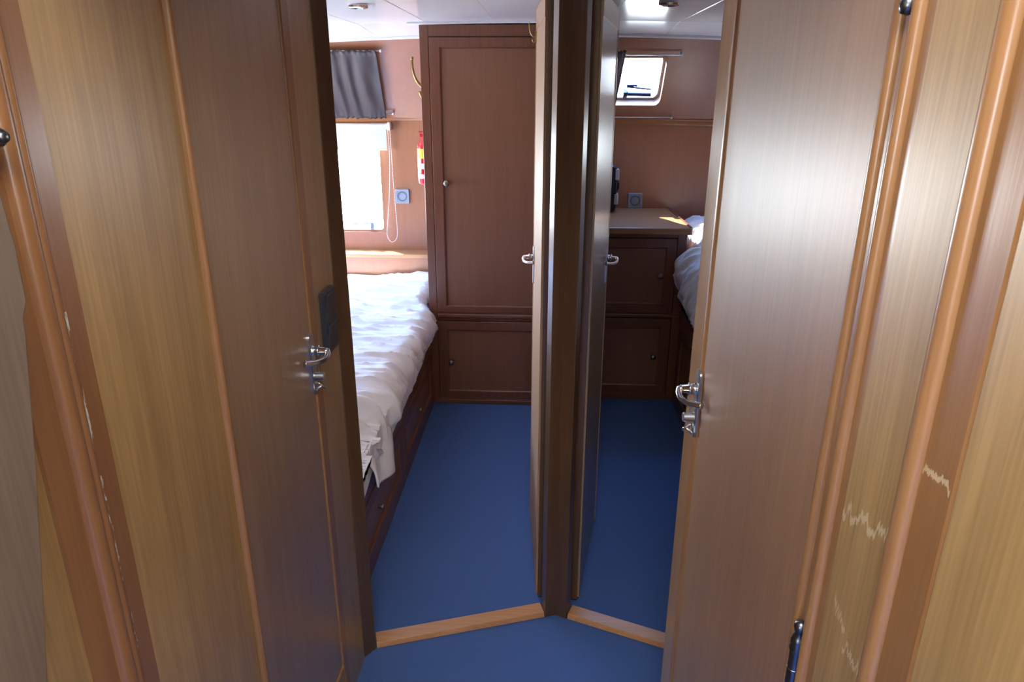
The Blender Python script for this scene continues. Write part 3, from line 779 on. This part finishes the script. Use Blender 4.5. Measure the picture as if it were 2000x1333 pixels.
def sst(a, b, x):
    t = min(1, max(0, (x - a) / (b - a))); return t * t * (3 - 2 * t)
def lerp_tab(tab, x):
    if x <= tab[0][0]: return tab[0][1]
    for (a, p), (b, q) in zip(tab, tab[1:]):
        if x <= b: return p + (q - p) * (x - a) / (b - a)
    return tab[-1][1]
def duvet(name, label, s, yA, yB_, ztop, zhem, xedge, xback, rad, wr, seed, bmesh_sub=1):
    """s=+1: free side on +x. ztop/zhem/xedge/rad are tables over y"""
    bm = BM(); ny, nt = 280, 120; rows = []
    for j in range(ny + 1):
        y = yA + (yB_ - yA) * j / ny
        zt, zh, xe, rd = (lerp_tab(t, y) for t in (ztop, zhem, xedge, rad))
        row = []
        Lt = abs(xe - s * rd - xback); La = rd * PI / 2; Ld = max(.01, zt - rd - zh); T = Lt + La + Ld
        for i in range(nt + 1):
            u = (i / nt) ** .72 * T
            if u < Lt: x = xback + s * u; z = zt; n = Vector((0, 0, 1)); dd = 0
            elif u < Lt + La:
                a = (u - Lt) / rd; x = xe - s * rd + s * rd * math.sin(a); z = zt - rd + rd * math.cos(a); n = Vector((s * math.sin(a), 0, math.cos(a))); dd = .3
            else:
                q = u - Lt - La; x = xe - s * .045 * (q / Ld) ** 1.4; z = zt - rd - q; n = Vector((s, 0, .1)); dd = 1
            p = Vector((x, y, z))
            d = .022 * noise.noise((x * 2.2 + seed, y * 2.2, z * 2.2))
            d += wr * .016 * noise.noise((x * 2.5 + seed, y * 15 + z * 3 + 1.5 * noise.noise((x * 3, y * 3, seed)), z * 3))
            ridge = 1 - abs(noise.noise((x * 3.4 + 4, y * 11 + 6 * z + seed, z * 2)))
            d += wr * (.013 + .013 * dd) * (ridge ** 5 - .35)
            r2 = 1 - abs(noise.noise((x * 5 + z * 6, y * 26 + seed + 9 * z, z * 3 + 2)))
            d += wr * .011 * (r2 ** 5 - .3)
            r3 = 1 - abs(noise.noise((x * 4 - z * 5 + seed, y * 47 + 14 * x * dd, z * 4)))
            d += wr * .005 * (r3 ** 4 - .3)
            row.append(p + n * d)
        rows.append(row)
    return rows
def closed_mesh(rows, s, th, xin, zlow, xout):
    rings = []; nr = len(rows)
    for j, r in enumerate(rows):
        inner = []
        for i, p in enumerate(r):
            if p.z < zlow and (p.x - xout) * s < 0: p.x = xout
        for i, p in enumerate(r):
            a = r[max(i - 1, 0)]; b = r[min(i + 1, len(r) - 1)]
            t = Vector((b.x - a.x, 0, b.z - a.z)); t = t.normalized() if t.length > 1e-6 else Vector((s, 0, 0))
            n = Vector((-t.z, 0, t.x)) * s
            if n.z < -.2: n = Vector((s, 0, 0))
            q = p - n * th * (1 if i < len(r) - 3 else .4)
            if q.z < zlow and (q.x - xin) * s < 0: q.x = xin
            if s > 0 and p.x < -.57 and q.z < .42 and p.z > .40:
                p.z = max(p.z, .428); q.z = .419
            inner.append(q)
        rings.append(list(r) + inner[::-1])
    bm = BM(); V = [[bm.verts.new(p) for p in r] for r in rings]; n = len(V[0]); h = n // 2
    for a, b in zip(V, V[1:]):
        for i in range(n): bm.faces.new((a[i], a[(i + 1) % n], b[(i + 1) % n], b[i]))
    for r in (V[0], V[-1]):
        for i in range(h - 1): bm.faces.new((r[i], r[i + 1], r[n - 2 - i], r[n - 1 - i]))
    return bm
def grid_mesh(rows):
    bm = BM(); V = [[bm.verts.new(p) for p in r] for r in rows]
    for r0, r1 in zip(V, V[1:]):
        for i in range(len(r0) - 1): bm.faces.new((r0[i], r0[i + 1], r1[i + 1], r1[i]))
    return bm
rows = duvet('duvet', '', 1, 1.78, 3.915,
             ztop=[(1.78, .455), (1.92, .475), (2.05, .50), (2.3, .535), (2.7, .55), (3.3, .55), (3.7, .555), (3.92, .545)],
             zhem=[(1.78, .40), (1.92, .385), (2.0, .37), (2.2, .345), (2.6, .352), (3.0, .365), (3.2, .41), (3.33, .47), (3.36, .50), (3.92, .50)],
             xedge=[(1.92, -.585), (2.2, -.545), (2.6, -.525), (3.2, -.522), (3.33, -.545), (3.365, -.590), (3.92, -.592)],
             xback=-1.95, rad=[(1.92, .12), (2.4, .10), (2.8, .07), (3.92, .06)], wr=1.0, seed=3.1)
# keep the cloth clear of the wardrobe and draw folds together at the hanging corner
for r in rows:
    for p in r:
        if p.y > 3.335 and p.x > -.585: p.x = -.585 - .2 * (p.x + .585) * 0
        if p.y < 2.5 and p.z < .56:
            ang = math.atan2(p.z - .33, p.y - 2.15)
            k = sst(2.5, 2.15, p.y)
            p.z += .019 * k * math.sin(ang * 11) * sst(.34, .42, p.z)
dv = tag(mk('duvet', closed_mesh(rows, 1, .022, -.5575, .47, -.549), 'duvet', auto=60), 'bright white rumpled duvet on the left berth', 'duvet')
# hanging corner of the cover
rows = []
for j in range(25):
    t = j / 24; y = 1.96 + (2.30 - 1.96) * t; row = []
    zl = .315 - .06 * math.sin(PI * min(1, t * 1.0)) + .10 * max(0, t - .8) * 5 * .4
    zl = lerp_tab([(1.96, .345), (2.0, .315), (2.06, .295), (2.2, .262), (2.28, .27), (2.30, .33)], y)
    for i in range(25):
        u = i / 24
        z = .465 + (zl - .465) * u
        x = -.546 + .012 * math.sin(t * 9 + u * 2) + .014 * u - .05 * (1 - u) ** 3
        row.append(Vector((x + .004 * noise.noise((y * 20, z * 20, 2)), y + .03 * (1 - u) * (.5 - t) * 1, z)))
    rows.append(row)
mk('hanging_corner', grid_mesh(rows), 'duvet', dv, smooth=True, solid=.006)

rows = duvet('duvet', '', -1, 2.35, 3.925,
             ztop=[(2.35, .72), (2.8, .78), (3.2, .82), (3.45, .86), (3.7, .88), (3.98, .87)],
             zhem=[(2.35, .52), (2.9, .565), (3.2, .575), (3.38, .60), (3.44, .66), (3.47, .72), (3.98, .74)],
             xedge=[(2.35, .66), (2.9, .625), (3.2, .622), (3.36, .634), (3.42, .68), (3.45, .735), (3.98, .735)],
             xback=1.95, rad=[(2.35, .13), (3.2, .15), (3.40, .12), (3.98, .08)], wr=1.15, seed=8.4)
for r in rows:
    for p in r:
        if p.y > 3.415: p.x = max(p.x, .728)
tag(mk('duvet', closed_mesh(rows, -1, .022, .6695, .60, .661), 'duvet', auto=60), 'rumpled white duvet hanging over the right berth edge', 'duvet')
# pillow behind
bm = BM(); bmesh.ops.create_uvsphere(bm, u_segments=40, v_segments=20, radius=1)
for v in bm.verts:
    x, y, z = v.co
    sx = math.copysign(abs(x) ** .55, x); sz = math.copysign(abs(y) ** .55, y)
    v.co = Vector((1.04 + .31 * sx, 3.985 + .045 * z + .02 * noise.noise((x * 2, y * 2, z)),   .78 + .105 * sz))
tag(mk('pillow', bm, 'duvet', smooth=True), 'white pillow against the back wall on the right berth', 'pillow')

# shelf behind the left bed
sh = thing('headboard_ledge', 'pale wooden ledge under the left cabin window', 'ledge', (-1.0, 3.93, .52))
bm = BM(); box(bm, -2.0, -.575, 3.925, YB - .001, .634, .655); mk('ledge_top', bm, 'shelf', sh, bevel=.004)
bm = BM(); box(bm, -2.0, -.575, 3.935, 3.950, .001, .633); mk('front_board', bm, M['back'], sh)

# ------------------------------------------------------------------ near left: stair board and latch
bd = thing('stair_side_board', 'grey-brown wooden board with a rounded top corner at the far left', 'board', (-.43, .3, 0))
XS = -.42
prof = smoothpts([(.02, 1.70), (.30, 1.66), (.46, 1.56), (.520, 1.50), (.536, 1.455), (.5375, 1.40)], 8)[:] if False else None
pts2 = [(.0, 1.62), (.36, 1.62), (.46, 1.585), (.513, 1.54), (.534, 1.485), (.538, 1.43), (.536, 1.385), (.531, 1.377), (.528, 1.372), (.527, 1.36), (.505, 1.256), (.458, 1.067), (.30, .43), (.20, .03), (.0, .03)]
bm = BM(); a = [bm.verts.new((XS, y, z)) for y, z in pts2]; b = [bm.verts.new((XS - .03, y, z)) for y, z in pts2]
bm.faces.new(a); bm.faces.new(b[::-1])
for i in range(len(pts2)): bm.faces.new((a[i], a[(i + 1) % len(pts2)], b[(i + 1) % len(pts2)], b[i]))
mk('board', bm, 'grey_board', bd, bevel=.002)
lt = thing('door_latch', 'small dark metal latch on the left moulding at the photo edge', 'latch', (XL + .02, .610, 1.508))
bm = BM(); box(bm, XL + .012, XL + .030, .575, .621, 1.499, 1.517); mk('latch_body', bm, 'hinge', lt, bevel=.006)
bm = BM(); lathe(bm, [(.006, 0), (.006, .026), (.004, .029), (.0005, .029)], (XL + .010, .606, 1.509), 'x', 16); mk('latch_stud', bm, 'hinge', lt, smooth=True)

# ------------------------------------------------------------------ unseen saloon added behind the camera to shape the light
bm = BM()
box(bm, -1.7, -1.62, -2.6, -.3, 0, 1.1); box(bm, 1.62, 1.7, -2.6, -.3, 0, 1.1)
box(bm, -1.7, 1.7, -2.68, -2.6, 0, 2.3)
box(bm, -1.7, -.60, -.36, -.30, 0, 2.3); box(bm, .55, 1.7, -.36, -.30, 0, 2.3)
box(bm, -1.7, -1.62, -2.6, -.3, 1.75, 2.3); box(bm, 1.62, 1.7, -2.6, -.3, 1.75, 2.3)
box(bm, -1.7, -1.62, -.30, .57, 0, 2.3); box(bm, 1.62, 1.7, -.30, .57, 0, 2.3)
box(bm, -1.62, 1.62, .55, .57, 1.86, 2.3); box(bm, -1.7, -.6, .55, .57, 0, 2.3); box(bm, .55, 1.7, .55, .57, 0, 2.3)
struct('ceiling_added', bx(-1.7, 1.7, -2.68, .57, 2.3, 2.36), 'ceil', 'unseen white saloon ceiling added to shut out sky light')
struct('wall_added', bm, 'gold', 'unseen wooden saloon walls added behind the camera for the light')

# ------------------------------------------------------------------ light
W = bpy.data.worlds.new('sky'); S.world = W; W.use_nodes = True
nt = W.node_tree; bg = nt.nodes['Background']
tc = nt.nodes.new('ShaderNodeTexCoord'); sp = nt.nodes.new('ShaderNodeSeparateXYZ'); rp = nt.nodes.new('ShaderNodeValToRGB')
mr = nt.nodes.new('ShaderNodeMapRange')
nt.links.new(tc.outputs['Generated'], sp.inputs[0]); nt.links.new(sp.outputs['Z'], mr.inputs['Value'])
mr.inputs['From Min'].default_value = -1; mr.inputs['From Max'].default_value = 1
nt.links.new(mr.outputs[0], rp.inputs['Fac'])
e = rp.color_ramp.elements
e[0].position = .25; e[0].color = (.80, .88, .95, 1)
e[1].position = .96; e[1].color = (.20, .45, 1.1, 1)
q = e.new(.50); q.color = (.84, .92, 1.0, 1)
q = e.new(.68); q.color = (.27, .60, 1.15, 1)
bg.inputs['Strength'].default_value = 1.0
# sky plus the sun's glint on the water, low behind the left window
def NM(op, a, b=None, c=None):
    q = nt.nodes.new('ShaderNodeVectorMath' if op in ('DOT_PRODUCT', 'SCALE', 'ADDV') else 'ShaderNodeMath')
    q.operation = 'ADD' if op == 'ADDV' else op
    for i, v in enumerate((a, b, c)):
        if v is None: continue
        if hasattr(v, 'links'): nt.links.new(v, q.inputs[i])
        else: q.inputs[i].default_value = v
    return q
dp = NM('DOT_PRODUCT', tc.outputs['Generated'], (-.279, .942, -.184)).outputs['Value']
gl = NM('POWER', NM('MAXIMUM', dp, 0.0).outputs[0], 180.0).outputs[0]
gv = NM('MULTIPLY', gl, 70.0).outputs[0]
sc = nt.nodes.new('ShaderNodeVectorMath'); sc.operation = 'SCALE'
nt.links.new(rp.outputs['Color'], sc.inputs[0]); sc.inputs['Scale'].default_value = 30.0
cb = nt.nodes.new('ShaderNodeCombineXYZ')
for i, k in enumerate((1.0, .96, .92)): nt.links.new(NM('MULTIPLY', gv, k).outputs[0], cb.inputs[i])
ad = nt.nodes.new('ShaderNodeVectorMath'); ad.operation = 'ADD'
nt.links.new(sc.outputs[0], ad.inputs[0]); nt.links.new(cb.outputs[0], ad.inputs[1])
nt.links.new(ad.outputs[0], bg.inputs['Color'])

sun = bpy.data.lights.new('sun', 'SUN'); sun.energy = 30; sun.angle = math.radians(.6); sun.color = (1, .93, .82)
so = bpy.data.objects.new('sun', sun); COL.objects.link(so)
dirv = Vector((.31, -.30, -.69)).normalized()
so.rotation_euler = dirv.to_track_quat('-Z', 'Y').to_euler()

def area(name, loc, direction, sx, sy, power, col, portal=False):
    l = bpy.data.lights.new(name, 'AREA'); l.shape = 'RECTANGLE'; l.size = sx; l.size_y = sy
    o = bpy.data.objects.new(name, l); COL.objects.link(o); o.location = loc
    o.rotation_euler = Vector(direction).to_track_quat('-Z', 'Y').to_euler()
    l.energy = power; l.color = col
    if portal: l.cycles.is_portal = True
    return o
area('window_portal', (( WX0 + WX1) / 2, YB + .07, (WZ0 + WZ1) / 2), (0, -1, 0), WX1 - WX0, WZ1 - WZ0, 1, (1, 1, 1), True)
pp = lean(.39, 1.576, .075)
area('small_window_portal', pp, -nrm, .40, .30, 1, (1, 1, 1), True)
area('added_hull_portal', (-2.11, 3.15, 1.10), (1, 0, 0), .40, 1.1, 1, (1, 1, 1), True)  # serves the added, unseen hull opening
area('added_berth_portal', (1.46, YB + .07, 1.225), (0, -1, 0), .68, .21, 1, (1, 1, 1), True)  # serves the added, unseen window over the right berth
area('added_overhead_fill', (.0, .05, 2.08), (0, .2, -1), .5, .4, 14, (.97, 1, .92))  # added lamp brightening the near corridor; the ceiling above it is closed

# ------------------------------------------------------------------ view
vs = S.view_settings
vs.view_transform = 'Standard'; vs.look = 'None'; vs.exposure = 0.22; vs.gamma = 1; vs.use_curve_mapping = False
